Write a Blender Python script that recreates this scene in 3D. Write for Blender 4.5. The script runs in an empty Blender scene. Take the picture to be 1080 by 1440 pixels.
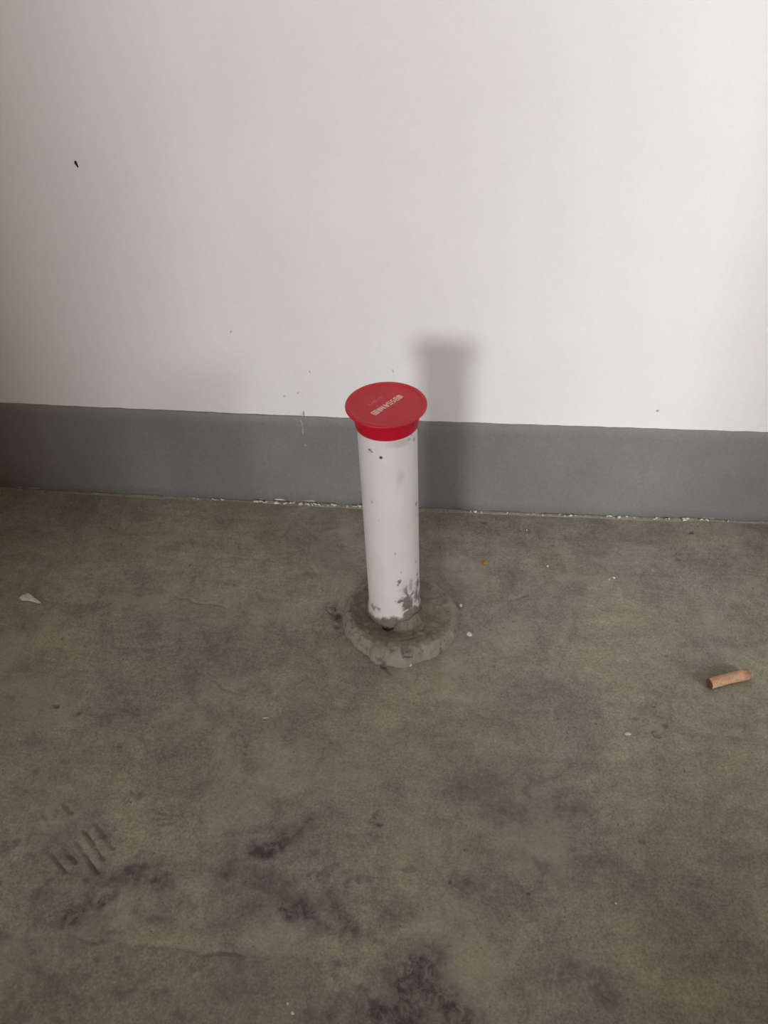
import bpy, bmesh, math, random
import numpy as np
from mathutils import Matrix, Vector

scene = bpy.context.scene
COL = scene.collection

# ------------------------------------------------------------------ camera
cam_data = bpy.data.cameras.new('camera')
cam = bpy.data.objects.new('camera', cam_data)
COL.objects.link(cam)
cam_data.sensor_fit = 'VERTICAL'
cam_data.sensor_height = 36.0
cam_data.lens = 30.0
cam_data.clip_start = 0.01
AX = Vector((0.99713, 0.07549, -0.00578))
AY = Vector((-0.04462, 0.64759, 0.76068))
AZ = -Vector((-0.06117, 0.75824, -0.64910))
cam.matrix_world = Matrix(((AX.x, AY.x, AZ.x, 0.0367),
                           (AX.y, AY.y, AZ.y, -0.5838),
                           (AX.z, AY.z, AZ.z, 0.6342),
                           (0, 0, 0, 1)))
scene.camera = cam

# ------------------------------------------------------------------ sky seen through the openings, exposure
world = bpy.data.worlds.new('overcast_sky')
scene.world = world
world.use_nodes = True
bg = world.node_tree.nodes['Background']
bg.inputs['Color'].default_value = (0.97, 1.0, 1.04, 1)
bg.inputs['Strength'].default_value = 8.0
vs = scene.view_settings
vs.view_transform = 'Standard'
vs.look = 'None'
vs.gamma = 1.0
vs.use_curve_mapping = False
vs.exposure = 2.80

# room extents
X0, X1, YB, YW, ZC = -2.3, 2.3, -5.2, 0.1688, 2.7
# opening in the back wall (x0, x1, z0, z1) and in the right wall (y0, y1, z0, z1)
WIN_A = (-1.90, -1.04, 1.00, 2.04)
WIN_B = (-2.90, -1.70, 0.90, 1.64)


def portal(name, loc, rot, sx, sy):
    l = bpy.data.lights.new(name, 'AREA')
    l.shape = 'RECTANGLE'; l.size = sx; l.size_y = sy
    l.cycles.is_portal = True
    o = bpy.data.objects.new(name, l); COL.objects.link(o)
    o.location = loc; o.rotation_euler = rot
    return o


portal('window_back_offscreen', ((WIN_A[0]+WIN_A[1])/2, YB-0.06, (WIN_A[2]+WIN_A[3])/2),
       (math.pi/2, 0, 0), WIN_A[1]-WIN_A[0], WIN_A[3]-WIN_A[2])
portal('window_right_offscreen', (X1+0.06, (WIN_B[0]+WIN_B[1])/2, (WIN_B[2]+WIN_B[3])/2),
       (math.pi/2, 0, math.pi/2), WIN_B[1]-WIN_B[0], WIN_B[3]-WIN_B[2])

# ------------------------------------------------------------------ helpers
RNG = np.random.RandomState(7)
_PERM = RNG.rand(4096)


def _hash(ix, iy, iz, seed):
    h = (ix.astype(np.int64)*73856093) ^ (iy.astype(np.int64)*19349663) ^ (iz.astype(np.int64)*83492791) ^ (seed*2654435)
    h = (h ^ (h >> 13))*1274126177
    h = h ^ (h >> 16)
    return _PERM[h & 4095]


def vnoise(x, y, z=0.0, seed=0):
    x = np.asarray(x, float); y = np.asarray(y, float)
    z = np.zeros_like(x)+z
    xi, yi, zi = np.floor(x), np.floor(y), np.floor(z)
    fx, fy, fz = x-xi, y-yi, z-zi
    fx, fy, fz = [t*t*(3-2*t) for t in (fx, fy, fz)]
    out = 0
    for a in (0, 1):
        for b in (0, 1):
            for c in (0, 1):
                w = (fx if a else 1-fx)*(fy if b else 1-fy)*(fz if c else 1-fz)
                out = out+w*_hash(xi+a, yi+b, zi+c, seed)
    return out


def fbm(x, y, z=0.0, octv=4, seed=0):
    s = 0; a = 1; t = 0; k = 1.0
    for o in range(octv):
        s = s+a*vnoise(np.asarray(x)*k, np.asarray(y)*k, np.asarray(z)*k, seed+o*17)
        t += a; a *= 0.5; k *= 2.03
    return s/t


def smooth(e0, e1, x):
    t = np.clip((x-e0)/(e1-e0), 0, 1)
    return t*t*(3-2*t)


def segdist(x, y, a, b):
    ax, ay = a; bx, by = b
    dx, dy = bx-ax, by-ay
    t = np.clip(((x-ax)*dx+(y-ay)*dy)/(dx*dx+dy*dy+1e-12), 0, 1)
    return np.hypot(x-ax-t*dx, y-ay-t*dy)


def tag(o, label=None, cat=None, group=None, kind=None):
    if label: o['label'] = label
    if cat: o['category'] = cat
    if group: o['group'] = group
    if kind: o['kind'] = kind
    return o


def mesh_obj(name, verts, faces, mat=None, parent=None, smooth_shade=True, attrs=None):
    me = bpy.data.meshes.new(name)
    me.from_pydata([tuple(v) for v in verts] if not isinstance(verts, np.ndarray) else verts.tolist(), [], faces if isinstance(faces, list) else faces.tolist())
    if attrs:
        for k, v in attrs.items():
            at = me.attributes.new(k, 'FLOAT', 'POINT')
            at.data.foreach_set('value', np.asarray(v, dtype=np.float32).ravel())
    if smooth_shade:
        me.polygons.foreach_set('use_smooth', [True]*len(me.polygons))
    me.update()
    o = bpy.data.objects.new(name, me); COL.objects.link(o)
    if mat: me.materials.append(mat)
    if parent: o.parent = parent
    return o


def bm_obj(name, bm, mat=None, parent=None, smooth_shade=False):
    me = bpy.data.meshes.new(name)
    bm.normal_update()
    bm.to_mesh(me); bm.free()
    if smooth_shade:
        me.polygons.foreach_set('use_smooth', [True]*len(me.polygons))
    o = bpy.data.objects.new(name, me); COL.objects.link(o)
    if mat: me.materials.append(mat)
    if parent: o.parent = parent
    return o


def add_box(bm, x0, x1, y0, y1, z0, z1):
    v = [bm.verts.new((x, y, z)) for x in (x0, x1) for y in (y0, y1) for z in (z0, z1)]
    for f in ((0, 1, 3, 2), (4, 6, 7, 5), (0, 4, 5, 1), (2, 3, 7, 6), (0, 2, 6, 4), (1, 5, 7, 3)):
        bm.faces.new([v[i] for i in f])


def empty(name, loc=(0, 0, 0), rot=(0, 0, 0)):
    o = bpy.data.objects.new(name, None); COL.objects.link(o)
    o.empty_display_size = 0.02
    o.location = loc; o.rotation_euler = rot
    return o


def grid_faces(nu, nv, wrap_u=False):
    """index = v*nu + u"""
    u = np.arange(nu if wrap_u else nu-1); v = np.arange(nv-1)
    U, V = np.meshgrid(u, v)
    U2 = (U+1) % nu
    return np.stack([V*nu+U, V*nu+U2, (V+1)*nu+U2, (V+1)*nu+U], -1).reshape(-1, 4)


# ------------------------------------------------------------------ node materials
class NT:
    def __init__(self, name, rough=0.6, spec=0.4):
        self.m = bpy.data.materials.new(name); self.m.use_nodes = True
        self.t = self.m.node_tree; self.n = self.t.nodes
        self.b = self.n['Principled BSDF']
        self.b.inputs['Roughness'].default_value = rough
        self.b.inputs['Specular IOR Level'].default_value = spec
        self.tc = self.n.new('ShaderNodeTexCoord').outputs['Object']

    def link(self, a, b): self.t.links.new(a, b)

    def noise(self, scale, detail=4, rough=0.55, dist=0.0, vec=None):
        n = self.n.new('ShaderNodeTexNoise')
        n.inputs['Scale'].default_value = scale; n.inputs['Detail'].default_value = detail
        n.inputs['Roughness'].default_value = rough; n.inputs['Distortion'].default_value = dist
        self.link(vec or self.tc, n.inputs['Vector'])
        return n.outputs['Fac']

    def mapv(self, scale=(1, 1, 1), rot=(0, 0, 0)):
        n = self.n.new('ShaderNodeMapping')
        n.inputs['Scale'].default_value = scale; n.inputs['Rotation'].default_value = rot
        self.link(self.tc, n.inputs['Vector'])
        return n.outputs['Vector']

    def attr(self, name):
        n = self.n.new('ShaderNodeAttribute'); n.attribute_name = name
        return n.outputs['Fac']

    def ramp(self, fac, stops):
        n = self.n.new('ShaderNodeValToRGB'); r = n.color_ramp
        while len(r.elements) > 1: r.elements.remove(r.elements[-1])
        for i, (p, c) in enumerate(stops):
            e = r.elements[0] if i == 0 else r.elements.new(p)
            e.position = p
            e.color = (c, c, c, 1) if not isinstance(c, tuple) else (*c, 1)
        self.link(fac, n.inputs['Fac'])
        return n.outputs['Color']

    def mix(self, fac, a, b, mode='MIX'):
        n = self.n.new('ShaderNodeMix'); n.data_type = 'RGBA'; n.blend_type = mode
        for s, v in ((n.inputs['Factor'], fac), (n.inputs['A'], a), (n.inputs['B'], b)):
            if isinstance(v, tuple): s.default_value = (*v, 1)
            elif isinstance(v, (int, float)): s.default_value = v
            else: self.link(v, s)
        return n.outputs['Result']

    def math(self, op, a, b=0.0):
        n = self.n.new('ShaderNodeMath'); n.operation = op
        for s, v in ((n.inputs[0], a), (n.inputs[1], b)):
            if isinstance(v, (int, float)): s.default_value = v
            else: self.link(v, s)
        return n.outputs[0]

    def color(self, c):
        if isinstance(c, tuple): self.b.inputs['Base Color'].default_value = (*c, 1)
        else: self.link(c, self.b.inputs['Base Color'])

    def rough(self, r): self.link(r, self.b.inputs['Roughness'])

    def bump(self, h, strength=0.3, dist=0.001):
        n = self.n.new('ShaderNodeBump')
        n.inputs['Strength'].default_value = strength; n.inputs['Distance'].default_value = dist
        self.link(h, n.inputs['Height']); self.link(n.outputs['Normal'], self.b.inputs['Normal'])


def srgb(r, g, b):
    f = lambda c: (c/255)/12.92 if c/255 < 0.04045 else ((c/255+0.055)/1.055)**2.4
    return (f(r), f(g), f(b))


def mat_wall():
    t = NT('white_wall_paint', 0.75, 0.25)
    n = t.noise(6, 3); c = t.ramp(n, [(0.3, (0.80, 0.785, 0.77)), (0.7, (0.84, 0.83, 0.815))])
    g = t.noise(160, 4, 0.6); c = t.mix(0.05, c, t.ramp(g, [(0.3, 0.5), (0.7, 1.0)]), 'MULTIPLY')
    t.color(c)
    h = t.math('ADD', t.noise(45, 3), t.math('MULTIPLY', t.noise(420, 3), 0.35))
    t.bump(h, 0.12, 0.002)
    return t.m


def mat_skirt():
    t = NT('grey_skirting_paint', 0.5, 0.4)
    n = t.noise(14, 4); c = t.ramp(n, [(0.3, (0.190, 0.187, 0.183)), (0.7, (0.218, 0.215, 0.211))])
    s = t.noise(300, 4, 0.65); c = t.mix(0.25, c, t.ramp(s, [(0.35, 0.7), (0.65, 1.2)]), 'MULTIPLY')
    t.color(c)
    h = t.math('ADD', t.noise(60, 3), t.math('MULTIPLY', t.noise(600, 3), 0.4))
    t.bump(h, 0.15, 0.0015)
    return t.m


def mat_floor():
    t = NT('trowelled_concrete', 0.62, 0.35)
    a = t.noise(7.5, 5, 0.6, 0.8)
    c = t.mix(t.ramp(a, [(0.38, 0.0), (0.62, 1.0)]), (0.240, 0.214, 0.186), (0.285, 0.267, 0.210))
    m = t.noise(26, 8, 0.74, 0.7)
    c = t.mix(0.85, c, t.ramp(m, [(0.28, 0.62), (0.5, 1.0), (0.72, 1.28)]), 'MULTIPLY')
    st = t.noise(10, 7, 0.68, 1.6, t.mapv((1.0, 3.6, 1), (0, 0, 0.5)))
    c = t.mix(0.6, c, t.ramp(st, [(0.3, 0.70), (0.5, 1.0), (0.7, 1.22)]), 'MULTIPLY')
    g2 = t.noise(130, 5, 0.72, 0.4)
    c = t.mix(0.5, c, t.ramp(g2, [(0.3, 0.66), (0.5, 1.0), (0.72, 1.25)]), 'MULTIPLY')
    gr = t.noise(480, 3, 0.7)
    c = t.mix(0.8, c, t.ramp(gr, [(0.3, 0.62), (0.5, 1.0), (0.7, 1.32)]), 'MULTIPLY')
    sp = t.noise(190, 3, 0.5)
    c = t.mix(t.ramp(sp, [(0.0, 1.0), (0.25, 0.85), (0.31, 0.0)]), c, (0.08, 0.068, 0.058))
    lt = t.math('MULTIPLY', t.attr('lite'), t.ramp(m, [(0.36, 0.1), (0.6, 0.75)]))
    c = t.mix(lt, c, (0.36, 0.335, 0.275))
    brk = t.math('MULTIPLY', t.ramp(t.noise(125, 5, 0.70, 0.6), [(0.40, 0.0), (0.58, 1.0)]), t.ramp(gr, [(0.3, 0.6), (0.6, 1.0)]))
    sn = t.math('MULTIPLY', t.attr('stain'), t.math('ADD', t.math('MULTIPLY', brk, 0.72), 0.36))
    c = t.mix(sn, c, (0.066, 0.054, 0.062))
    c = t.mix(t.math('MULTIPLY', t.attr('pit'), t.ramp(g2, [(0.3, 1.0), (0.65, 0.6)])), c, (0.045, 0.036, 0.028))
    t.color(c)
    t.rough(t.ramp(m, [(0.3, 0.5), (0.7, 0.72)]))
    h = t.math('ADD', t.math('MULTIPLY', m, 0.7), t.math('MULTIPLY', g2, 0.45))
    h = t.math('ADD', h, t.math('ADD', t.math('MULTIPLY', st, 0.4), t.math('MULTIPLY', gr, 0.15)))
    t.bump(h, 0.34, 0.0022)
    return t.m


def mat_collar():
    t = NT('rough_cement', 0.85, 0.2)
    a = t.noise(60, 5, 0.65)
    c = t.ramp(a, [(0.3, (0.175, 0.152, 0.120)), (0.6, (0.245, 0.217, 0.172))])
    g = t.noise(700, 4, 0.7)
    c = t.mix(0.6, c, t.ramp(g, [(0.3, 0.65), (0.5, 1.0), (0.7, 1.3)]), 'MULTIPLY')
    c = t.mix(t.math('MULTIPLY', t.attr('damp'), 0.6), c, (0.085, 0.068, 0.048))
    c = t.mix(t.math('MULTIPLY', t.attr('lite'), 0.75), c, (0.40, 0.375, 0.315))
    c = t.mix(t.math('MULTIPLY', t.attr('pit'), 0.85), c, (0.05, 0.042, 0.034))
    t.color(c)
    t.bump(t.math('ADD', t.noise(220, 5, 0.7), t.math('MULTIPLY', g, 0.4)), 0.55, 0.0012)
    return t.m


def mat_pipe():
    t = NT('white_pvc', 0.38, 0.45)
    n = t.noise(30, 3)
    c = t.ramp(n, [(0.3, (0.80, 0.765, 0.76)), (0.7, (0.85, 0.815, 0.81))])
    c = t.mix(t.attr('grime'), c, (0.42, 0.35, 0.27))
    ce = t.noise(260, 4, 0.7)
    cc = t.ramp(ce, [(0.3, (0.13, 0.12, 0.10)), (0.7, (0.27, 0.25, 0.215))])
    c = t.mix(t.attr('cement'), c, cc)
    c = t.mix(t.attr('speck'), c, (0.035, 0.03, 0.03))
    t.color(c)
    t.rough(t.ramp(t.attr('cement'), [(0.0, 0.4), (1.0, 0.9)]))
    t.bump(t.math('ADD', t.noise(15, 2), t.math('MULTIPLY', t.math('MULTIPLY', ce, t.attr('cement')), 1.0)), 0.25, 0.001)
    return t.m


def mat_cap():
    t = NT('red_plastic', 0.36, 0.35)
    n = t.noise(55, 4, 0.6)
    c = t.ramp(n, [(0.3, (0.52, 0.006, 0.022)), (0.7, (0.61, 0.009, 0.030))])
    dn = t.ramp(t.noise(90, 5, 0.7), [(0.3, 0.55), (0.7, 1.0)])
    c = t.mix(t.math('MULTIPLY', t.attr('dust'), dn), c, (0.47, 0.17, 0.15))
    c = t.mix(t.attr('speck'), c, (0.10, 0.03, 0.02))
    t.color(c)
    t.rough(t.ramp(t.attr('dust'), [(0.0, 0.32), (0.3, 0.6)]))
    t.bump(n, 0.08, 0.001)
    return t.m


def mat_plain(name, c1, c2, scale=200, rough=0.7, spec=0.3, bump=0.3):
    t = NT(name, rough, spec)
    n = t.noise(scale, 4, 0.6)
    t.color(t.ramp(n, [(0.32, c1), (0.68, c2)]))
    t.bump(n, bump, 0.0006)
    return t.m


M = dict(
    wall=mat_wall(), skirt=mat_skirt(), floor=mat_floor(), collar=mat_collar(), pipe=mat_pipe(), cap=mat_cap(),
    ceiling=mat_plain('ceiling_paint', (0.70, 0.63, 0.54), (0.74, 0.67, 0.58), 5, 0.8, 0.2, 0.05),
    bare=mat_plain('bare_brown_render', (0.205, 0.130, 0.072), (0.265, 0.175, 0.100), 12, 0.9, 0.2, 0.3),
    frame=mat_plain('window_frame_metal', (0.30, 0.30, 0.30), (0.36, 0.36, 0.36), 30, 0.5, 0.4, 0.05),
    white_print=mat_plain('white_print', (0.72, 0.52, 0.48), (0.86, 0.76, 0.72), 700, 0.6, 0.3, 0.1),
    emboss=mat_plain('worn_red_relief', (0.62, 0.16, 0.16), (0.68, 0.24, 0.23), 300, 0.5, 0.4, 0.1),
    chip=mat_plain('white_plaster_chip', (0.56, 0.52, 0.45), (0.72, 0.68, 0.61), 300, 0.8, 0.2, 0.4),
    grit=mat_plain('grey_cement_grit', (0.17, 0.15, 0.12), (0.27, 0.245, 0.20), 350, 0.9, 0.2, 0.6),
    dark=mat_plain('dark_grit', (0.03, 0.025, 0.02), (0.06, 0.05, 0.04), 300, 0.8, 0.2, 0.3),
    amber=mat_plain('amber_resin', (0.30, 0.14, 0.015), (0.42, 0.22, 0.03), 300, 0.25, 0.5, 0.1),
    filter=mat_plain('filter_fibre', (0.52, 0.46, 0.37), (0.64, 0.58, 0.48), 900, 0.9, 0.1, 0.4),
    ash=mat_plain('charred_end', (0.17, 0.095, 0.05), (0.36, 0.22, 0.13), 400, 0.95, 0.1, 0.5),
    blocker=mat_plain('blocker_cement', (0.20, 0.19, 0.17), (0.26, 0.25, 0.22), 25, 0.9, 0.2, 0.4),
)


def mat_tipping():
    t = NT('cork_tipping_paper', 0.65, 0.3)
    n = t.noise(160, 4, 0.6, 0.4)
    c = t.ramp(n, [(0.35, (0.56, 0.33, 0.19)), (0.6, (0.66, 0.42, 0.265))])
    s = t.noise(900, 2, 0.5)
    c = t.mix(t.ramp(s, [(0.0, 1.0), (0.34, 0.7), (0.42, 0.0)]), c, (0.36, 0.19, 0.09))
    c = t.mix(t.math('MULTIPLY', t.attr('soot'), 0.8), c, (0.22, 0.11, 0.05))
    t.color(c); t.bump(n, 0.2, 0.0008)
    return t.m


M['tipping'] = mat_tipping()

# ------------------------------------------------------------------ floor: one slab, finely divided where it is seen close
def build_floor():
    step = 0.0014
    xs = np.concatenate([[X0-0.1, -1.4, -0.8], np.arange(-0.56, 0.50, step), [0.8, 1.4, X1+0.1]])
    ys = np.concatenate([[YB-0.1, -3.0, -1.5, -0.8], np.arange(-0.47, 0.20, step), [0.26]])
    X, Y = np.meshgrid(xs, ys)
    inside = smooth(0.56, 0.50, np.abs(X+0.03))*smooth(-0.47, -0.42, Y)
    Z = (fbm(X*6, Y*6, 0, 3, 3)-0.5)*0.0022*inside
    Z += (fbm(X*45, Y*45, 0, 4, 9)-0.5)*0.0005*inside
    # trowel ridges
    sw = fbm(X*4+0.3, Y*4, 0, 3, 21)
    Z += (fbm((X*0.8+Y*0.55)*30, (Y*0.8-X*0.55)*160+sw*10, 0, 2, 33)-0.5)*0.00025*inside
    stain = np.zeros_like(X); pit = np.zeros_like(X); lite = np.zeros_like(X)
    wx = X+(fbm(X*35, Y*35, 0, 4, 41)-0.5)*0.035
    wy = Y+(fbm(X*35, Y*35, 0, 4, 53)-0.5)*0.035
    blot = fbm(X*60, Y*60, 0, 5, 61)
    # (x, y, half length, half width, angle, strength)
    blots = [(-0.208, -0.315, 0.040, 0.018, 0.15, 0.75), (-0.226, -0.309, 0.020, 0.012, 0.0, 0.5),
             (-0.180, -0.287, 0.045, 0.012, -0.35, 0.65), (-0.150, -0.302, 0.030, 0.012, 0.1, 0.45),
             (-0.088, -0.258, 0.042, 0.011, 0.70, 0.8), (-0.066, -0.239, 0.016, 0.006, 0.4, 0.8),
             (-0.085, -0.283, 0.030, 0.018, -0.4, 0.45), (-0.102, -0.314, 0.028, 0.009, 0.25, 0.5),
             (-0.052, -0.302, 0.022, 0.011, -0.2, 0.85), (-0.016, -0.300, 0.018, 0.010, -0.6, 0.65),
             (0.037, -0.345, 0.024, 0.022, 0.3, 1.15), (0.050, -0.364, 0.030, 0.022, 0.0, 1.15), (0.012, -0.362, 0.026, 0.011, 0.3, 0.8),
             (-0.030, -0.364, 0.026, 0.008, 0.2, 0.8), (0.074, -0.276, 0.016, 0.012, 0.8, 0.5),
             (0.115, -0.262, 0.030, 0.012, -0.5, 0.4), (0.149, -0.199, 0.030, 0.014, 0.3, 0.4),
             (0.108, -0.214, 0.026, 0.016, -0.3, 0.4), (0.153, -0.335, 0.034, 0.018, 0.2, 0.5),
             (0.080, -0.190, 0.030, 0.014, 0.4, 0.35), (0.17, -0.25, 0.03, 0.015, 0.5, 0.3),
             (-0.24, -0.255, 0.022, 0.030, 0.7, 0.35), (0.02, -0.30, 0.02, 0.012, 0.2, 0.3),
             (-0.165, -0.065, 0.03, 0.010, -0.4, 0.22), (-0.10, 0.02, 0.05, 0.012, 0.6, 0.20),
             (0.20, -0.17, 0.03, 0.012, 0.4, 0.25)]
    for (bx, by, l, w, a, s) in blots:
        u = (wx-bx)*math.cos(a)+(wy-by)*math.sin(a); v = -(wx-bx)*math.sin(a)+(wy-by)*math.cos(a)
        d = np.sqrt((u/l)**2+(v/w)**2)
        m = smooth(1.55, 0.25, d)*(0.45+0.55*smooth(0.36, 0.58, blot))*s*1.35
        stain = np.maximum(stain, m)
    lap = smooth(-0.3315, -0.3345, Y+(fbm(X*12, Y*0, 0, 3, 87)-0.5)*0.006)*smooth(0.02, -0.14, X)
    stain = np.clip(np.maximum(stain, 0.30*lap), 0, 1)
    # scattered blisters where the surface paste has come away
    cell = smooth(0.66, 0.74, fbm(X*110, Y*110, 0, 2, 77))*smooth(-0.20, -0.28, Y)*smooth(0.12, 0.02, X)
    stain = np.maximum(stain, 0.55*cell*smooth(0.42, 0.56, fbm(X*14, Y*14, 0, 2, 83)))
    Z -= 0.0004*stain*inside
    # tread print: short parallel ribs pressed in the wet screed
    for a, b, dpt in [((-0.2696, -0.2385), (-0.2618, -0.2467), .6), ((-0.2428, -0.2646), (-0.2307, -0.2760), 1),
                      ((-0.2353, -0.2599), (-0.2108, -0.2831), 1.1), ((-0.2317, -0.2506), (-0.2100, -0.2722), 1),
                      ((-0.2256, -0.2428), (-0.2052, -0.2625), .8), ((-0.2525, -0.2695), (-0.2350, -0.2843), .8),
                      ((-0.2577, -0.2275), (-0.2482, -0.2357), .7), ((-0.1772, -0.2306), (-0.1602, -0.2306), .5),
                      ((-0.1745, -0.2404), (-0.1626, -0.2370), .6), ((-0.1770, -0.2350), (-0.1650, -0.2340), .4)]:
        d = segdist(X, Y, a, b)
        dd = d+(vnoise(X*500, Y*500, 0, 5)-0.5)*0.0012
        g = smooth(0.0019, 0.0004, dd)*(0.5+0.5*smooth(0.3, 0.6, fbm(X*90, Y*90, 0, 2, 19)))
        Z -= 0.0022*dpt*g
        # pushed-up lip on one side
        side = ((X-a[0])*(b[1]-a[1])-(Y-a[1])*(b[0]-a[0]))
        lipm = smooth(0.0052, 0.0026, d)*(1-g)*(side > 0)
        Z += 0.0006*dpt*lipm
    # hairline scratches and laps
    for a, b, wdt, dpt, col in [((-0.1637, -0.0933), (-0.1377, -0.1054), .0014, .0009, .5), ((-0.0054, -0.0665), (0.0012, -0.0785), .0018, .001, .75),
                                ((-0.26, -0.3330), (-0.16, -0.3310), .0012, .0006, .12), ((-0.16, -0.3310), (-0.085, -0.3345), .0012, .0006, .18),
                                ((-0.1960, -0.1205), (-0.172, -0.1222), .0012, .0005, .3), ((-0.265, 0.035), (-0.225, 0.010), .0010, .0005, .22),
                                ((-0.225, 0.010), (-0.17, -0.004), .0010, .0005, .15), ((0.195, -0.30), (0.25, -0.335), .0016, .0004, .15),
                                ((-0.10, 0.075), (-0.085, 0.05), .0012, .0006, .3), ((0.115, 0.03), (0.135, 0.04), .0018, .0006, .3)]:
        d = segdist(X+(fbm(X*60, Y*60, 0, 3, 15)-0.5)*0.010, Y+(fbm(X*60, Y*60, 0, 3, 16)-0.5)*0.010, a, b)
        g = smooth(wdt*1.6, wdt*0.3, d)*(0.35+0.65*smooth(0.35, 0.6, fbm(X*50, Y*50, 0, 3, 17)))
        Z -= 1.8*dpt*g
    for (px, py, r, s) in [(-0.2984, -0.1337, .0035, .9), (-0.2766, -0.1391, .0022, .9), (-0.2290, -0.1700, .0035, .5), (-0.2905, -0.2006, .004, .5),
                           (-0.1894, -0.3448, .003, .5), (0.0016, -0.2276, .0032, 1.), (0.2213, -0.1097, .0028, .6), (0.2457, -0.1163, .003, .6),
                           (0.2380, -0.1275, .003, .6), (0.2968, 0.1002, .003, .6), (-0.1990, -0.2160, .006, .45), (-0.118, -0.163, .0022, .6),
                           (0.139, 0.136, .004, .5), (0.165, 0.115, .0025, .5), (0.09, 0.148, .003, .6), (0.32, 0.145, .003, .8), (-0.02, 0.118, .002, .7),
                           (-0.0575, -0.006, .005, .8), (-0.064, 0.002, .004, .7), (-0.0555, -0.021, .003, .9), (0.262, -0.035, .002, .5),
                           (-0.04, 0.135, .002, .6), (0.12, 0.0, .003, .4), (0.19, -0.11, .0018, .6), (0.155, -0.238, .002, .4), (0.21, -0.228, .0025, .5)]:
        d = np.hypot((X-px)*0.8, Y-py)+(vnoise(X*400, Y*400, 0, 6)-0.5)*r*0.7
        g = smooth(r*1.1, r*0.35, d)
        Z -= 0.0011*g*s; pit = np.maximum(pit, s*g)
    # light dusty scuffs
    lite = np.maximum(lite, 0.55*smooth(0.52, 0.70, fbm(X*16, Y*16+2, 0, 4, 111)))
    lite = np.maximum(lite, 0.9*smooth(0.80, 0.88, fbm(X*230, Y*230, 0, 2, 121)))
    f = grid_faces(len(xs), len(ys))
    V = np.stack([X.ravel(), Y.ravel(), Z.ravel()], -1)
    o = mesh_obj('floor', V, f, M['floor'], None, True, dict(stain=stain, pit=pit, lite=lite))
    tag(o, 'grey-brown trowelled concrete floor with dark smudges and scratches', kind='structure')
    return o


build_floor()


# ------------------------------------------------------------------ walls
def wall_bow(x):
    return YW-0.0022+0.0042*np.minimum(np.abs(np.asarray(x)+0.02)/0.45, 1.15)**2


SK_H = 0.1215
def build_front_wall():
    xs = np.concatenate([[X0, -1.2, -0.8], np.linspace(-0.6, 0.6, 61), [0.9, 1.4, X1]])
    zs = np.concatenate([[-0.02], np.linspace(0.0, 0.6, 31), [0.9, 1.4, 2.0, ZC]])
    X, Z = np.meshgrid(xs, zs)
    Y = wall_bow(X)+(fbm(X*5, Z*5, 0, 2, 131)-0.5)*0.0016*(np.abs(X) < 0.6)*(Z < 0.6)
    V = np.stack([X.ravel(), Y.ravel(), Z.ravel()], -1)
    o = mesh_obj('wall_front', V, grid_faces(len(xs), len(zs)), M['wall'])
    tag(o, 'plain white painted wall behind the capped pipe', kind='structure')
    # grey painted skirting band, 1.5 mm proud, ragged lower edge
    xs = np.concatenate([[X0, -1.2], np.arange(-0.62, 0.62, 0.002), [1.2, X1]])
    n = len(xs)
    top = SK_H+(fbm(xs*70, xs*0, 0, 3, 141)-0.5)*0.0011
    bot = 0.0022+(fbm(xs*55, xs*0+3, 0, 4, 143)-0.5)*0.0046
    bot += 0.0030*smooth(0.36, 0.60, fbm(xs*70, xs*0+9, 0, 3, 147))*smooth(-0.19, -0.16, xs)*smooth(-0.02, -0.05, xs)
    yb = wall_bow(xs)-0.0008; yf = yb-0.0016
    rows = [np.stack([xs, yb+0.003, top], -1), np.stack([xs, yf+0.0006, top], -1), np.stack([xs, yf, top-0.0008], -1)]
    for k in range(1, 9):
        t = k/9
        z = (top-0.0008)*(1-t)+(bot+0.0006)*t
        rows.append(np.stack([xs, yf+(fbm(xs*8, z*8, 0, 2, 151)-0.5)*0.0010, z], -1))
    rows += [np.stack([xs, yf, bot+0.0006], -1), np.stack([xs, yf+0.0005, bot], -1), np.stack([xs, yb+0.003, bot], -1)]
    V = np.concatenate(rows)
    o2 = mesh_obj('baseboard_front', V, grid_faces(n, len(rows))[:, ::-1], M['skirt'])
    tag(o2, 'dark grey painted skirting band along the white wall', kind='structure')
    return o, o2


wall_front, baseboard = build_front_wall()

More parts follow.
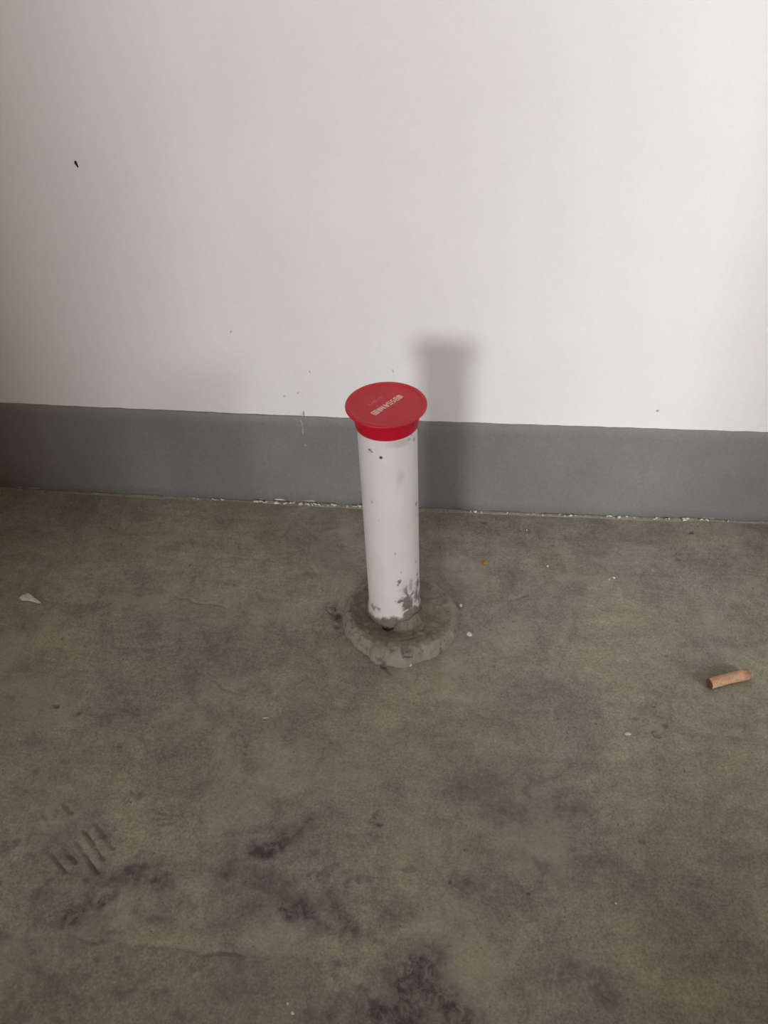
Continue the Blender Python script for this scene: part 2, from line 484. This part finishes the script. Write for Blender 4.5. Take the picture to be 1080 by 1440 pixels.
# rendered strip of plaster and mortar crumbs squeezed out under the skirting
def build_joint():
    xs = np.arange(-0.56, 0.50, 0.0016)
    n = len(xs)
    env = 0.35+0.65*smooth(0.40, 0.62, fbm(xs*16, xs*0+1, 0, 3, 161))
    h = 0.0009+0.0030*env*fbm(xs*120, xs*0+5, 0, 4, 163)
    d = 0.0014+0.0032*env*fbm(xs*90, xs*0+7, 0, 4, 167)
    y = wall_bow(xs)-0.0022
    rows = [np.stack([xs, y+0.003, h*0.0-0.001], -1), np.stack([xs, y+0.002, h+0.0004], -1), np.stack([xs, y-d*0.35, h], -1), np.stack([xs, y-d, h*0.35], -1), np.stack([xs, y-d-0.001, h*0-0.0016], -1)]
    V = np.concatenate(rows)
    o = mesh_obj('mortar_line', V, grid_faces(n, len(rows))[:, ::-1], M['grit'], baseboard, False)
    # white plaster flecks broken out along the joint
    bm = bmesh.new(); r = random.Random(5)
    spans = [(-0.175, -0.025, 40), (0.13, 0.20, 10), (0.215, 0.30, 10), (0.30, 0.37, 10), (-0.28, -0.20, 5), (0.03, 0.12, 5)]
    for a, b, k in spans:
        for i in range(k):
            x = r.uniform(a, b); L = r.uniform(0.0010, 0.0048) if a < 0 else r.uniform(0.0006, 0.0030)
            hh = r.uniform(0.0002, 0.0010); dd = r.uniform(0.0004, 0.0012)
            yy = float(wall_bow(x))-0.0048-r.random()*0.0012; z = 0.0026+r.random()*0.0018
            pts = []
            for q in range(9):
                pts.append(bm.verts.new((x+r.uniform(-L, L), yy+r.uniform(-dd, dd*2), z+r.uniform(-hh-0.0012, hh))))
            bmesh.ops.convex_hull(bm, input=pts)
    for v in [v for v in bm.verts if not v.link_faces]: bm.verts.remove(v)
    o2 = bm_obj('plaster_flecks', bm, M['chip'], baseboard); tag(o2, kind='stuff')


build_joint()


def blob_mark(name, mat, x, z, w, h, ang, parent, seed, thick=0.0005, on_skirt=False):
    """small raised mark on the wall"""
    r = random.Random(seed); n = 14
    y = float(wall_bow(x))-(0.0026 if on_skirt else 0.0004)
    bm = bmesh.new(); ca, sa = math.cos(ang), math.sin(ang)
    ring = []; ring2 = []
    for i in range(n):
        a = 2*math.pi*i/n; k = r.uniform(0.75, 1.15)
        u, v = w*0.5*math.cos(a)*k, h*0.5*math.sin(a)*k
        ring.append(bm.verts.new((x+u*ca-v*sa, y+0.0012, z+u*sa+v*ca)))
        ring2.append(bm.verts.new((x+(u*ca-v*sa)*0.85, y-thick, z+(u*sa+v*ca)*0.85)))
    for i in range(n):
        j = (i+1) % n
        bm.faces.new((ring[i], ring[j], ring2[j], ring2[i]))
    bm.faces.new(ring2)
    bmesh.ops.recalc_face_normals(bm, faces=bm.faces)
    return bm_obj(name, bm, mat, parent, True)


M['fleck'] = mat_plain('pale_grey_fleck', (0.48, 0.46, 0.43), (0.60, 0.58, 0.55), 300, 0.8, 0.2, 0.2)
M['smear'] = mat_plain('pale_paint_smear', (0.27, 0.27, 0.26), (0.38, 0.38, 0.37), 300, 0.7, 0.3, 0.2)
blob_mark('nail_hole', M['dark'], -0.2947, 0.3799, 0.0028, 0.0072, 0.25, wall_front, 1)
for k, (x, z, w, h) in enumerate([(-0.1759, 0.2193, .0022, .0022), (-0.1127, 0.1502, .0026, .0026), (-0.0991, 0.1765, .0020, .0022),
                                  (-0.0135, 0.1807, .0012, .0060), (0.2586, 0.1437, .0035, .0026), (-0.128, 0.1455, .002, .002)]):
    blob_mark('paint_fleck', M['fleck'], x, z, w, h, 0.1*k, wall_front, 20+k, 0.0003)
blob_mark('paint_drip', M['fleck'], -0.1094, 0.1245, 0.0014, 0.0080, -0.12, baseboard, 40, 0.0004, True)
for k, (x, z, w, h, a) in enumerate([(-0.1115, 0.1130, .0030, .0120, .12), (-0.1108, 0.1040, .0032, .0130, -.1), (-0.1095, 0.0850, .0022, .0035, 0)]):
    blob_mark('paint_drip', M['smear'], x, z, w, h, a, baseboard, 42+k, 0.0002, True)

# the rest of the room, out of the picture: it carries the daylight; added blockers shade it
def build_room():
    bm = bmesh.new(); add_box(bm, X0-0.1, X1+0.1, YB-0.1, YW+0.1, ZC, ZC+0.1)
    tag(bm_obj('ceiling', bm, M['ceiling']), kind='structure')
    bm = bmesh.new(); add_box(bm, X0-0.12, X0, YB-0.1, YW+0.1, -0.02, ZC)
    tag(bm_obj('wall_left', bm, M['bare']), kind='structure')
    a0, a1, z0, z1 = WIN_A
    bm = bmesh.new()
    add_box(bm, X0-0.1, a0, YB-0.12, YB, -0.02, ZC); add_box(bm, a1, X1+0.1, YB-0.12, YB, -0.02, ZC)
    add_box(bm, a0, a1, YB-0.12, YB, -0.02, z0); add_box(bm, a0, a1, YB-0.12, YB, z1, ZC)
    tag(bm_obj('wall_back', bm, M['bare']), kind='structure')
    bm = bmesh.new(); t = 0.035
    add_box(bm, a0, a0+t, YB-0.05, YB-0.01, z0, z1); add_box(bm, a1-t, a1, YB-0.05, YB-0.01, z0, z1)
    add_box(bm, a0+t, a1-t, YB-0.05, YB-0.01, z0, z0+t); add_box(bm, a0+t, a1-t, YB-0.05, YB-0.01, z1-t, z1)
    tag(bm_obj('window_1', bm, M['frame']), kind='structure')
    b0, b1, z0, z1 = WIN_B
    bm = bmesh.new()
    add_box(bm, X1, X1+0.12, YB-0.1, b0, -0.02, ZC); add_box(bm, X1, X1+0.12, b1, YW+0.1, -0.02, ZC)
    add_box(bm, X1, X1+0.12, b0, b1, -0.02, z0); add_box(bm, X1, X1+0.12, b0, b1, z1, ZC)
    tag(bm_obj('wall_right', bm, M['bare']), kind='structure')
    bm = bmesh.new()
    add_box(bm, X1+0.01, X1+0.05, b0, b0+t, z0, z1); add_box(bm, X1+0.01, X1+0.05, b1-t, b1, z0, z1)
    add_box(bm, X1+0.01, X1+0.05, b0+t, b1-t, z0, z0+t); add_box(bm, X1+0.01, X1+0.05, b0+t, b1-t, z1-t, z1)
    tag(bm_obj('window_2', bm, M['frame']), kind='structure')
    # added unseen blockers: slab shading the left, upright shading like a person behind camera
    bm = bmesh.new(); add_box(bm, -0.76, -0.64, -1.30, YW+0.02, -0.01, ZC)
    tag(bm_obj('light_blocker_left', bm, M['bare']), kind='structure')
    bm = bmesh.new(); add_box(bm, 0.048, 0.88, -0.87, -0.74, -0.01, ZC)
    tag(bm_obj('light_blocker_behind', bm, M['bare']), kind='structure')
    bm = bmesh.new(); add_box(bm, -0.64, 0.048, -0.70, -0.58, -0.01, 0.062)  # added unseen low bar, keeps window light off the near floor
    tag(bm_obj('light_blocker_low_1', bm, M['blocker']), kind='structure')


build_room()


# ------------------------------------------------------------------ cement collar round the pipe
def build_collar():
    cx, cy, R0 = 0.0068, -0.0055, 0.0575
    na = 300
    ang = np.linspace(0, 2*math.pi, na, endpoint=False)
    ca, sa = np.cos(ang), np.sin(ang)
    deg = np.degrees(np.arctan2(ca, -sa))            # 0 = towards the room, + = right
    # outline: chipped along the front, a step at front-left
    out = R0+(fbm(ca*1.6+5, sa*1.6+5, 0, 3, 171)-0.5)*0.0030+(fbm(ca*16+5, sa*16+5, 0, 4, 173)-0.5)*0.0022
    out += 0.0034*smooth(-30, -22, deg)*smooth(26, 6, deg)
    out -= 0.0020*smooth(8, 18, deg)*smooth(32, 22, deg)
    out -= 0.0012*smooth(-60, -36, deg)*smooth(-24, -32, deg)
    out = out*0.985
    ox, oy = cx+ca*out, cy+sa*out
    ix, iy = ca*0.0268, sa*0.0268                     # starts at the pipe wall
    ad0 = np.abs((deg+25+180) % 360-180)
    top = 0.0088+0.0058*smooth(125, 45, ad0)+(fbm(ca*2+1, sa*2+1, 0, 3, 177)-0.5)*0.0030
    fr = np.concatenate([np.linspace(0.0, 0.80, 44), np.linspace(0.815, 1.0, 18)])
    rows, damp, lite, pit = [], [], [], []
    for f in fr:
        x, y = ix*(1-f)+ox*f, iy*(1-f)+oy*f
        rp = np.hypot(x, y)
        n1 = fbm(x*80, y*80, 0, 4, 181); n2 = fbm(x*330, y*330, 0, 3, 183)
        z = top+(n1-0.5)*0.0030+(n2-0.5)*0.0015
        ad = np.abs((deg+35+180) % 360-180)
        moat = smooth(0.047, 0.034, rp+(n1-0.5)*0.010)*smooth(105, 40, ad)
        z = z-0.0048*moat
        fil = smooth(0.0350, 0.0252, rp+(fbm(x*130, y*130, 0, 3, 187)-0.5)*0.008)*smooth(-12, 14, deg)*smooth(160, 120, deg)
        z = z+0.0085*fil
        crease = smooth(0.0016, 0.0003, np.abs(rp-0.0462-(n1-0.5)*0.008))*smooth(2, 12, deg)*smooth(40, 28, deg)
        z = z-0.0013*crease
        z = z-0.0050*np.clip((f-0.87)/0.13, 0, 1)**1.5   # worn, sloping arris
        chip = smooth(0.52, 0.70, fbm(x*85+3, y*85, 0, 4, 191)+0.08*smooth(0.7, 1, f))*smooth(0.70, 0.86, f)*smooth(75, 40, np.abs(deg+6))
        z = z-0.0018*chip
        hole = smooth(0.0050, 0.0024, np.hypot((x+0.0044)*0.7, y+0.0268))
        z = z-0.010*hole
        notch = smooth(0.0060, 0.0030, np.hypot((x-0.0150)*0.8, y+0.0590)+(n2-0.5)*0.005)
        z = z-0.0030*notch
        rows.append(np.stack([x, y, z], -1))
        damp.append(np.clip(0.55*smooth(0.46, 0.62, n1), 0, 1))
        edge = smooth(0.72, 0.90, f+(n1-0.5)*0.40)
        lite.append(np.clip(np.maximum(edge*0.60, chip*0.8)*(0.6+0.6*n2), 0, 1))
        spk = smooth(0.69, 0.76, fbm(x*300, y*300, 0, 2, 193))*smooth(0.45, 0.8, f)
        pit.append(np.clip(np.maximum.reduce([0.75*notch*smooth(0.35, 0.6, n2), 0.55*spk]), 0, 1))
    zt = rows[-1][:, 2]
    b0 = rows[0].copy(); b0[:, 2] = -0.0025               # wall of the socket the pipe stands in
    rows.insert(0, b0); damp.insert(0, ang*0); lite.insert(0, ang*0); pit.insert(0, ang*0)
    for t in (0.2, 0.4, 0.6, 0.8, 1.0):
        r = out*(1.0+0.034*math.sin(t*1.6))+(fbm(ca*22+t*3, sa*22, 0, 3, 197)-0.5)*0.0016
        x, y = cx+ca*r, cy+sa*r
        z = zt*(1-t)+(-0.0025)*t
        rows.append(np.stack([x, y, z], -1))
        lite.append(np.clip(0.62*(0.60+0.5*fbm(x*200, y*200, z*200, 2, 199)), 0, 1)); damp.append(ang*0)
        pit.append(0.7*smooth(0.68, 0.75, fbm(x*170, y*170, z*170, 2, 201)))
    V = np.concatenate(rows)
    k = np.arange(na); k2 = (k+1) % na; lb = (len(rows)-1)*na
    under = np.stack([lb+k, lb+k2, k2, k], -1)[:, ::-1]
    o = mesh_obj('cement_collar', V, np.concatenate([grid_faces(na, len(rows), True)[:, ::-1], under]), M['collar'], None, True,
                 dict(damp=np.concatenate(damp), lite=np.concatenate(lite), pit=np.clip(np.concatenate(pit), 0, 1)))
    o['label'] = 'round rough cement collar with chipped pale rim'
    return o


collar = build_collar()


# ------------------------------------------------------------------ capped pipe
PIPE_H, PIPE_R = 0.2521, 0.025
pipe_root = empty('drain_pipe', (0, 0, 0), (0.0071, -0.0313, 0))
tag(pipe_root, 'upright white plastic drain pipe with red cap set in a round cement collar', 'pipe')
bpy.context.view_layer.update()
collar.parent = pipe_root
collar.matrix_parent_inverse = pipe_root.matrix_world.inverted()


def build_pipe():
    na, nz = 260, 330
    ang = np.linspace(0, 2*math.pi, na, endpoint=False)   # 0 towards the room, + to the right
    zs = np.linspace(0.002, PIPE_H-0.003, nz)
    Aa, Z = np.meshgrid(ang, zs)
    deg = (np.degrees(Aa)+180) % 360-180
    xx, yy = np.sin(Aa), -np.cos(Aa)
    sx, sy = xx*PIPE_R, yy*PIPE_R
    n = fbm(sx*150, sy*150, Z*150, 4, 211); nf = fbm(sx*420, sy*420, Z*420, 3, 213)
    # cement ring at the foot, climbing on the right-front
    hline = 0.0205+0.012*(n-0.5)*2+0.010*smooth(15, 35, deg)*smooth(75, 50, deg)-0.004*smooth(-10, -60, deg)
    hline = hline+0.006*smooth(-75, -95, deg)
    cement = smooth(0.003, -0.002, Z-hline)
    def patch(d0, z0, rd, rz, thr, s):
        q = np.sqrt(((deg-d0)/rd)**2+((Z-z0)/rz)**2)
        return s*smooth(1.15, 0.55, q+(nf-0.5)*1.3+(n-0.5)*0.9+thr)
    for p in [(34, 0.040, 16, 0.0120, 0.0, 1), (31, 0.057, 7, 0.0085, 0.0, .9), (16, 0.0445, 9, 0.0035, 0, 1), (45, 0.061, 6, 0.008, 0, .55),
              (18, 0.071, 4, 0.0028, 0, .9), (14, 0.0675, 3, 0.002, 0, .8), (66, 0.056, 8, 0.0065, 0, 1), (67, 0.068, 4, 0.0025, 0, .9), (60, 0.042, 8, 0.010, 0.1, .9),
              (25, 0.0385, 10, 0.005, 0.1, .9), (50, 0.049, 5, 0.003, 0, .7), (62, 0.085, 3, 0.0016, 0, .7), (11, 0.107, 2.2, 0.0018, 0, .6), (75, 0.035, 10, 0.012, 0, .9),
              (-33, 0.030, 5, 0.003, 0, .7), (-50, 0.028, 8, 0.004, 0, .8), (22, 0.083, 1.8, 0.0012, 0, .6), (150, 0.06, 30, 0.02, 0.1, .9)]:
        cement = np.maximum(cement, patch(p[0], p[1], p[2], p[3], p[4], p[5]))
    wash = 0.25*smooth(1.2, 0.3, np.sqrt(((deg-30)/26)**2+((Z-0.055)/0.018)**2))*smooth(0.35, 0.6, n)
    cement = np.clip(np.maximum(cement, wash), 0, 1)
    speck = np.zeros_like(Z)
    for (d0, z0, rd, rz, s) in [(-8.8, 0.2156, 3.2, 0.0016, 1.), (-31, 0.2207, 4.5, 0.0010, .85), (-33.6, 0.1647, 3.5, 0.0018, .35), (71, 0.153, 5, 0.0022, .8),
                                (-27, 0.2195, 2.5, 0.0008, .8), (-20, 0.146, 2, 0.001, .25), (66, 0.224, 5, 0.002, .5), (50, 0.228, 4, 0.0014, .4), (58, 0.231, 3, .001, .4)]:
        q = np.sqrt(((deg-d0)/rd)**2+((Z-z0)/rz)**2)
        speck = np.maximum(speck, s*smooth(1.2, 0.6, q+(nf-0.5)*0.5))
    grime = 0.30*smooth(1.3, 0.2, np.sqrt(((deg-27)/11)**2+((Z-0.192)/0.012)**2)+(n-0.5)*1.2)
    grime = np.maximum(grime, 0.42*smooth(1.3, 0.2, np.sqrt(((deg-30)/34)**2+((Z-0.2285)/0.0055)**2)+(n-0.5)*1.4))
    R = PIPE_R+0.0011*smooth(0.3, 1, cement)*(0.5+nf)+0.0022*smooth(0.028, 0.010, Z)*smooth(0.3, 1, cement)*n
    V = np.stack([(xx*R).ravel(), (yy*R).ravel(), Z.ravel()], -1)
    o = mesh_obj('pipe_body', V, grid_faces(na, nz, True), M['pipe'], pipe_root, True,
                 dict(cement=cement, speck=speck, grime=np.clip(grime, 0, 1)))
    return o


build_pipe()


def build_cap():
    z0 = PIPE_H
    prof = [(0.0, -0.0008), (0.010, -0.0008), (0.020, -0.0008), (0.0275, -0.0008), (0.0292, -0.0006), (0.0298, -0.0001), (0.0306, 0.0001), (0.0322, 0.0), (0.0331, -0.0003),
            (0.0335, -0.0009), (0.0335, -0.0016), (0.0330, -0.0022), (0.0318, -0.0025), (0.0295, -0.0030), (0.0281, -0.0040), (0.0276, -0.0055), (0.0274, -0.0075),
            (0.0272, -0.0100), (0.0270, -0.0130), (0.0268, -0.0160), (0.0267, -0.0182), (0.0264, -0.0189), (0.0258, -0.0190), (0.0250, -0.0188)]
    na = 220
    ang = np.linspace(0, 2*math.pi, na, endpoint=False)
    r = np.array([p[0] for p in prof]); z = np.array([p[1] for p in prof])
    Aa, R = np.meshgrid(ang, np.maximum(r, 0.0002)); _, Zp = np.meshgrid(ang, z)
    x, y = np.sin(Aa)*R, -np.cos(Aa)*R
    deg = (np.degrees(Aa)+180) % 360-180
    n = fbm(x*170, y*170, Zp*170, 4, 221)
    topm = (Zp > -0.0012)
    dust = np.where(topm & (R < 0.0300), 0.11+0.16*(n-0.5), np.where(topm, 0.10, 0.0))
    speck = np.where(Zp < -0.003, 0.9*smooth(0.60, 0.70, fbm(x*400, y*400, Zp*400, 2, 223))*smooth(35, 62, deg)*smooth(95, 70, deg), 0)
    V = np.stack([x.ravel(), y.ravel(), (Zp+z0).ravel()], -1)
    f = grid_faces(na, len(prof), True)[:, ::-1]
    o = mesh_obj('cap', V, f, M['cap'], pipe_root, True, dict(dust=np.clip(dust, 0, 1), speck=speck))
    o['label'] = 'red plastic cap with wide flange and white lettering'
    return o


cap = build_cap()


def strokes(name, lines, origin, udir, vdir, w, h, mat, parent, z, width, thick):
    """lettering as flat bars: lines = list of ((u0,v0),(u1,v1)) in a box w x h"""
    bm = bmesh.new()
    U = Vector(udir).normalized(); Vd = Vector(vdir).normalized(); O = Vector(origin)
    for (a, b) in lines:
        pa = O+U*(a[0]*w)+Vd*(a[1]*h); pb = O+U*(b[0]*w)+Vd*(b[1]*h)
        d = (pb-pa); L = d.length; d.normalize(); nrm = Vector((-d.y, d.x))*width*0.5
        e = d*width*0.35
        c = [pa-e-nrm, pb+e-nrm, pb+e+nrm, pa-e+nrm]
        lo = [bm.verts.new((p.x, p.y, z-0.0003)) for p in c]; hi = [bm.verts.new((p.x, p.y, z+thick)) for p in c]
        bm.faces.new(hi)
        for i in range(4): bm.faces.new((lo[i], lo[(i+1) % 4], hi[(i+1) % 4], hi[i]))
    bmesh.ops.recalc_face_normals(bm, faces=bm.faces)
    return bm_obj(name, bm, mat, parent)


# printed row of condensed characters across the cap (worn, hardly legible in the photograph)
P = []
def glyph(u0, u1, segs):
    for (a, b) in segs: P.append(((u0+(u1-u0)*a[0], a[1]), (u0+(u1-u0)*b[0], b[1])))
glyph(0.00, 0.15, [((0, 0), (0, 1)), ((.33, .1), (.33, .9)), ((.66, .1), (.66, .9)), ((1, 0), (1, 1)), ((0, 1), (1, 1)), ((0, 0), (1, 0)), ((0, .5), (1, .5))])
glyph(0.205, 0.235, [((0, 0), (0, 1)), ((1, 0), (1, .9))])
glyph(0.285, 0.365, [((0, .1), (0, 1)), ((0, 1), (1, 0)), ((1, 0), (1, 1)), ((.5, .3), (.5, .75))])
glyph(0.425, 0.495, [((0, .2), (.2, 1)), ((.2, 1), (.8, 0)), ((.8, 0), (1, .8)), ((.1, .1), (.6, .0))])
glyph(0.545, 0.625, [((0, .6), (0, 1)), ((0, 1), (1, .9)), ((0, .55), (1, .5)), ((1, .5), (1, 0)), ((1, 0), (0, .1))])
glyph(0.675, 0.745, [((1, 1), (0, .9)), ((0, .9), (0, .55)), ((0, .55), (1, .45)), ((1, .45), (1, .1)), ((1, .1), (0, 0))])
glyph(0.80, 0.87, [((0, 0), (0, 1)), ((0, 1), (1, 1)), ((1, 1), (1, .55)), ((0, .5), (1, .5)), ((1, .45), (1, 0)), ((0, 0), (1, 0))])
glyph(0.92, 1.0, [((0, 0), (0, 1)), ((0, 1), (1, .9)), ((1, .9), (1, .1)), ((1, .1), (0, 0)), ((.5, .2), (.5, .8))])
A0 = Vector((-0.00721, -0.01561)); A1 = Vector((0.01317, 0.01083)); B0 = Vector((-0.01121, -0.01283))
lt = strokes('lettering', P, A0, A1-A0, B0-A0, (A1-A0).length, (B0-A0).length, M['white_print'], cap, PIPE_H-0.00078, 0.00080, 0.0001)
lt['label'] = 'worn white printed characters'
E = []
for k in range(6):
    u = k/6.0; P2 = [((0, 0), (0, 1)), ((0, 0), (.6, 0))] if k % 3 == 0 else ([((0, 0), (0, .8)), ((0, .8), (.6, .8)), ((.6, .8), (.6, 0))] if k % 3 == 1 else [((0, 0), (.6, 0)), ((.6, 0), (.6, .9)), ((0, .9), (.6, .9)), ((0, 0), (0, .9))])
    for a, b in P2: E.append(((u+a[0]*0.15, a[1]), (u+b[0]*0.15, b[1])))
em = strokes('relief_lettering', E, Vector((-0.0125, -0.0020)), A1-A0, B0-A0, 0.0170, 0.0026, M['emboss'], cap, PIPE_H-0.00078, 0.0004, 0.00008)
em['label'] = 'faint moulded characters in the red plastic'


# ------------------------------------------------------------------ cigarette butt
def build_butt():
    a = Vector((0.2935, -0.0700)); b = Vector((0.3320, -0.0563))
    d = b-a; L = d.length; rz = math.atan2(d.y, d.x); r0 = 0.0048
    root = empty('cigarette_butt', (a.x, a.y, 0), (0, 0, rz))
    tag(root, 'crumpled tan cigarette butt lying on the concrete floor', 'cigarette butt')
    na, nl = 40, 36
    ang = np.linspace(0, 2*math.pi, na, endpoint=False); ls = np.linspace(0, L, nl)
    Aa, Ls = np.meshgrid(ang, ls)
    cy, cz = np.cos(Aa), np.sin(Aa)
    r = r0*(1+0.10*(fbm(Ls*150, cy*1.5, cz*1.5, 3, 231)-0.5)*2)
    dent = smooth(0.010, 0.0, np.abs(Ls-L*0.45))*smooth(0.2, 0.9, cz)*0.0008
    r = r-dent
    bend = 0.0008*np.sin(Ls/L*math.pi)
    end = 0.0009*(fbm(cy*3, cz*3, 0, 2, 233)-0.5)*smooth(L*0.8, L, Ls)
    X = Ls+end; Y = cy*r*1.06+bend; Z = r0*0.97+cz*r*0.97
    soot = np.clip(smooth(L*0.82, L, Ls+(fbm(cy*3+2, cz*3, Ls*200, 3, 235)-0.5)*0.014)*0.9+0.30*smooth(0.58, 0.72, fbm(Ls*260, cy*2, cz*2, 3, 237)), 0, 1)
    V = np.stack([X.ravel(), Y.ravel(), np.maximum(Z, 0.0002).ravel()], -1)
    mesh_obj('tipping_paper', V, grid_faces(na, nl, True)[:, ::-1], M['tipping'], root, True, dict(soot=soot))
    for nm, x0, sg, mt in (('filter_end', 0.0001, -1, M['ash']), ('filter_core', L+0.0004, 1, M['filter'])):
        bm = bmesh.new(); rings = []
        for k, rr in enumerate((1.0, 0.75, 0.5, 0.25)):
            ring = []
            for i in range(24):
                t = 2*math.pi*i/24
                bulge = 0.0004*(1-rr)+0.0002*math.sin(i*2.3+k)
                ring.append(bm.verts.new((x0+sg*bulge, math.cos(t)*r0*1.02*rr, r0*0.97+math.sin(t)*r0*0.94*rr)))
            rings.append(ring)
        for k in range(3):
            for i in range(24):
                j = (i+1) % 24; bm.faces.new((rings[k][i], rings[k][j], rings[k+1][j], rings[k+1][i]))
        bm.faces.new(rings[3])
        back = [bm.verts.new((x0-sg*0.004, v.co.y*0.98, v.co.z)) for v in rings[0]]
        for i in range(24):
            j = (i+1) % 24; bm.faces.new((rings[0][i], rings[0][j], back[j], back[i]))
        bmesh.ops.recalc_face_normals(bm, faces=bm.faces)
        bm_obj(nm, bm, mt, root, True)


build_butt()

# ------------------------------------------------------------------ paper-thin paint flake at the left
def build_flake():
    pts = [(-0.3862, -0.0062), (-0.3845, -0.0022), (-0.3812, 0.0004), (-0.3778, 0.0006), (-0.3735, -0.0022), (-0.3680, -0.0060),
           (-0.3625, -0.0092), (-0.3606, -0.0108), (-0.3630, -0.0112), (-0.3690, -0.0094), (-0.3760, -0.0080), (-0.3830, -0.0080)]
    c = Vector((sum(p[0] for p in pts)/len(pts), sum(p[1] for p in pts)/len(pts)))
    bm = bmesh.new(); n = len(pts); r = random.Random(4)
    lo, mid, hi, inn = [], [], [], []
    for i, (x, y) in enumerate(pts):
        k = Vector((x, y))-c; z = 0.0006+r.random()*0.0014
        lo.append(bm.verts.new((k.x*0.9, k.y*0.9, -0.0004))); mid.append(bm.verts.new((k.x, k.y, z)))
        hi.append(bm.verts.new((k.x*0.94, k.y*0.94, z+0.0009))); inn.append(bm.verts.new((k.x*0.45, k.y*0.45, z+0.0011+r.random()*0.0006)))
    for i in range(n):
        j = (i+1) % n
        for A_, B_ in ((lo, mid), (mid, hi), (hi, inn)): bm.faces.new((A_[i], A_[j], B_[j], B_[i]))
    bm.faces.new(inn); bm.faces.new(lo[::-1])
    bmesh.ops.recalc_face_normals(bm, faces=bm.faces)
    o = bm_obj('plaster_flake', bm, M['chip'])
    o.location = (c.x, c.y, 0.0003)
    tag(o, 'pale wedge-shaped plaster flake lying alone on bare concrete', 'flake')


build_flake()


# ------------------------------------------------------------------ crumbs and grit on the floor
def crumb(name, x, y, l, w, h, ang, mat, seed, label, cat, group=None, z=0.0):
    r = random.Random(seed); bm = bmesh.new()
    pts = []
    for i in range(26):
        u = r.uniform(-1, 1); t = r.uniform(0, 2*math.pi); q = math.sqrt(1-u*u); k = r.uniform(0.85, 1.05)
        pts.append(bm.verts.new((q*math.cos(t)*k*l/2, q*math.sin(t)*k*w/2, h*0.38+u*k*h*0.55)))
    bmesh.ops.convex_hull(bm, input=pts)
    for v in [v for v in bm.verts if not v.link_faces]: bm.verts.remove(v)
    o = bm_obj(name, bm, mat)
    o.location = (x, y, z); o.rotation_euler = (0, 0, ang)
    return tag(o, label, cat, group)


crumb('amber_bead', 0.0902, 0.0792, 0.0062, 0.0052, 0.0045, 0.3, M['amber'], 1, 'tiny amber-brown droplet on the floor beside the pipe shadow', 'bead')
crumb('plaster_crumb', 0.0743, -0.0222, 0.0064, 0.0058, 0.0040, 0.2, M['chip'], 2, 'largest white crumb on the floor off the collar rim', 'crumb')
crumb('plaster_crumb', 0.0655, 0.0155, 0.0048, 0.0034, 0.0034, 1.2, M['chip'], 3, 'small pale crumb touching the edge of the cement collar', 'crumb')
crumb('plaster_crumb', 0.1572, 0.0796, 0.0030, 0.0028, 0.0024, 0.0, M['chip'], 4, 'single white speck between amber droplet and paired specks', 'crumb')
crumb('plaster_crumb', 0.2250, 0.0672, 0.0040, 0.0022, 0.0020, -0.5, M['chip'], 5, 'elongated white speck of a close pair', 'crumb')
crumb('plaster_crumb', 0.2200, 0.0640, 0.0022, 0.0018, 0.0018, 0.5, M['chip'], 6, 'smaller rounder white speck of a close pair', 'crumb')
crumb('shell_chip', 0.2126, -0.1275, 0.0062, 0.0034, 0.0022, 0.1, M['chip'], 7, 'small white curved chip on open floor beyond the cigarette butt', 'chip')
crumb('straw_fibre', -0.1075, -0.1332, 0.0066, 0.0010, 0.0012, 0.15, M['chip'], 8, 'short thin pale fibre lying on the open concrete', 'fibre')
crumb('cement_crumb', -0.0032, -0.2250, 0.0060, 0.0046, 0.0030, 0.4, M['grit'], 9, 'grey cement crumb beside a dark pit in open floor', 'crumb')
crumb('plaster_crumb', -0.0494, -0.3643, 0.0022, 0.0020, 0.0018, 0.2, M['chip'], 10, 'tiny white speck, smaller of two beside the darkest floor stain', 'crumb')
crumb('plaster_crumb', -0.0451, -0.3697, 0.0032, 0.0030, 0.0018, 0.4, M['chip'], 11, 'pale speck, larger of two beside the darkest floor stain', 'crumb')
crumb('cement_crumb', 0.2356, -0.1250, 0.0050, 0.0040, 0.0028, 0.4, M['grit'], 12, 'grey crumb near the white curved chip', 'crumb')
crumb('cement_crumb', -0.0640, 0.0000, 0.0105, 0.0085, 0.0045, 0.4, M['grit'], 13, 'largest broken cement lump beside the collar', 'crumb')
crumb('cement_crumb', -0.0582, -0.0165, 0.0090, 0.0060, 0.0034, -0.6, M['grit'], 14, 'flat cement lump at the collar foot', 'crumb')
crumb('cement_crumb', -0.0710, 0.0030, 0.0045, 0.0035, 0.0030, 0.1, M['grit'], 15, 'small cement lump beside the largest one', 'crumb')
crumb('cement_crumb', 0.0952, -0.0142, 0.0034, 0.0026, 0.0020, 0.1, M['grit'], 16, 'small grey grain beyond the largest white crumb', 'crumb')
crumb('plaster_crumb', 0.1179, -0.0023, 0.0024, 0.0022, 0.0016, 0.1, M['grit'], 17, 'pale grain on open floor between collar and cigarette butt', 'crumb')
crumb('plaster_crumb', 0.1383, 0.1363, 0.0022, 0.0020, 0.0018, 0.1, M['chip'], 18, 'white speck on the floor close under the skirting', 'crumb')
crumb('plaster_crumb', 0.0190, -0.0648, 0.0042, 0.0026, 0.0030, 0.2, M['chip'], 19, 'white chip at the chipped front rim of the collar', 'crumb')
crumb('plaster_crumb', 0.1827, -0.2785, 0.0022, 0.0020, 0.0014, 0.1, M['chip'], 20, 'white speck alone amid brownish smudged floor', 'crumb')
crumb('plaster_crumb', -0.1540, -0.2820, 0.0026, 0.0022, 0.0014, 0.1, M['grit'], 21, 'pale grain among dark smudges beside the tread print', 'crumb')
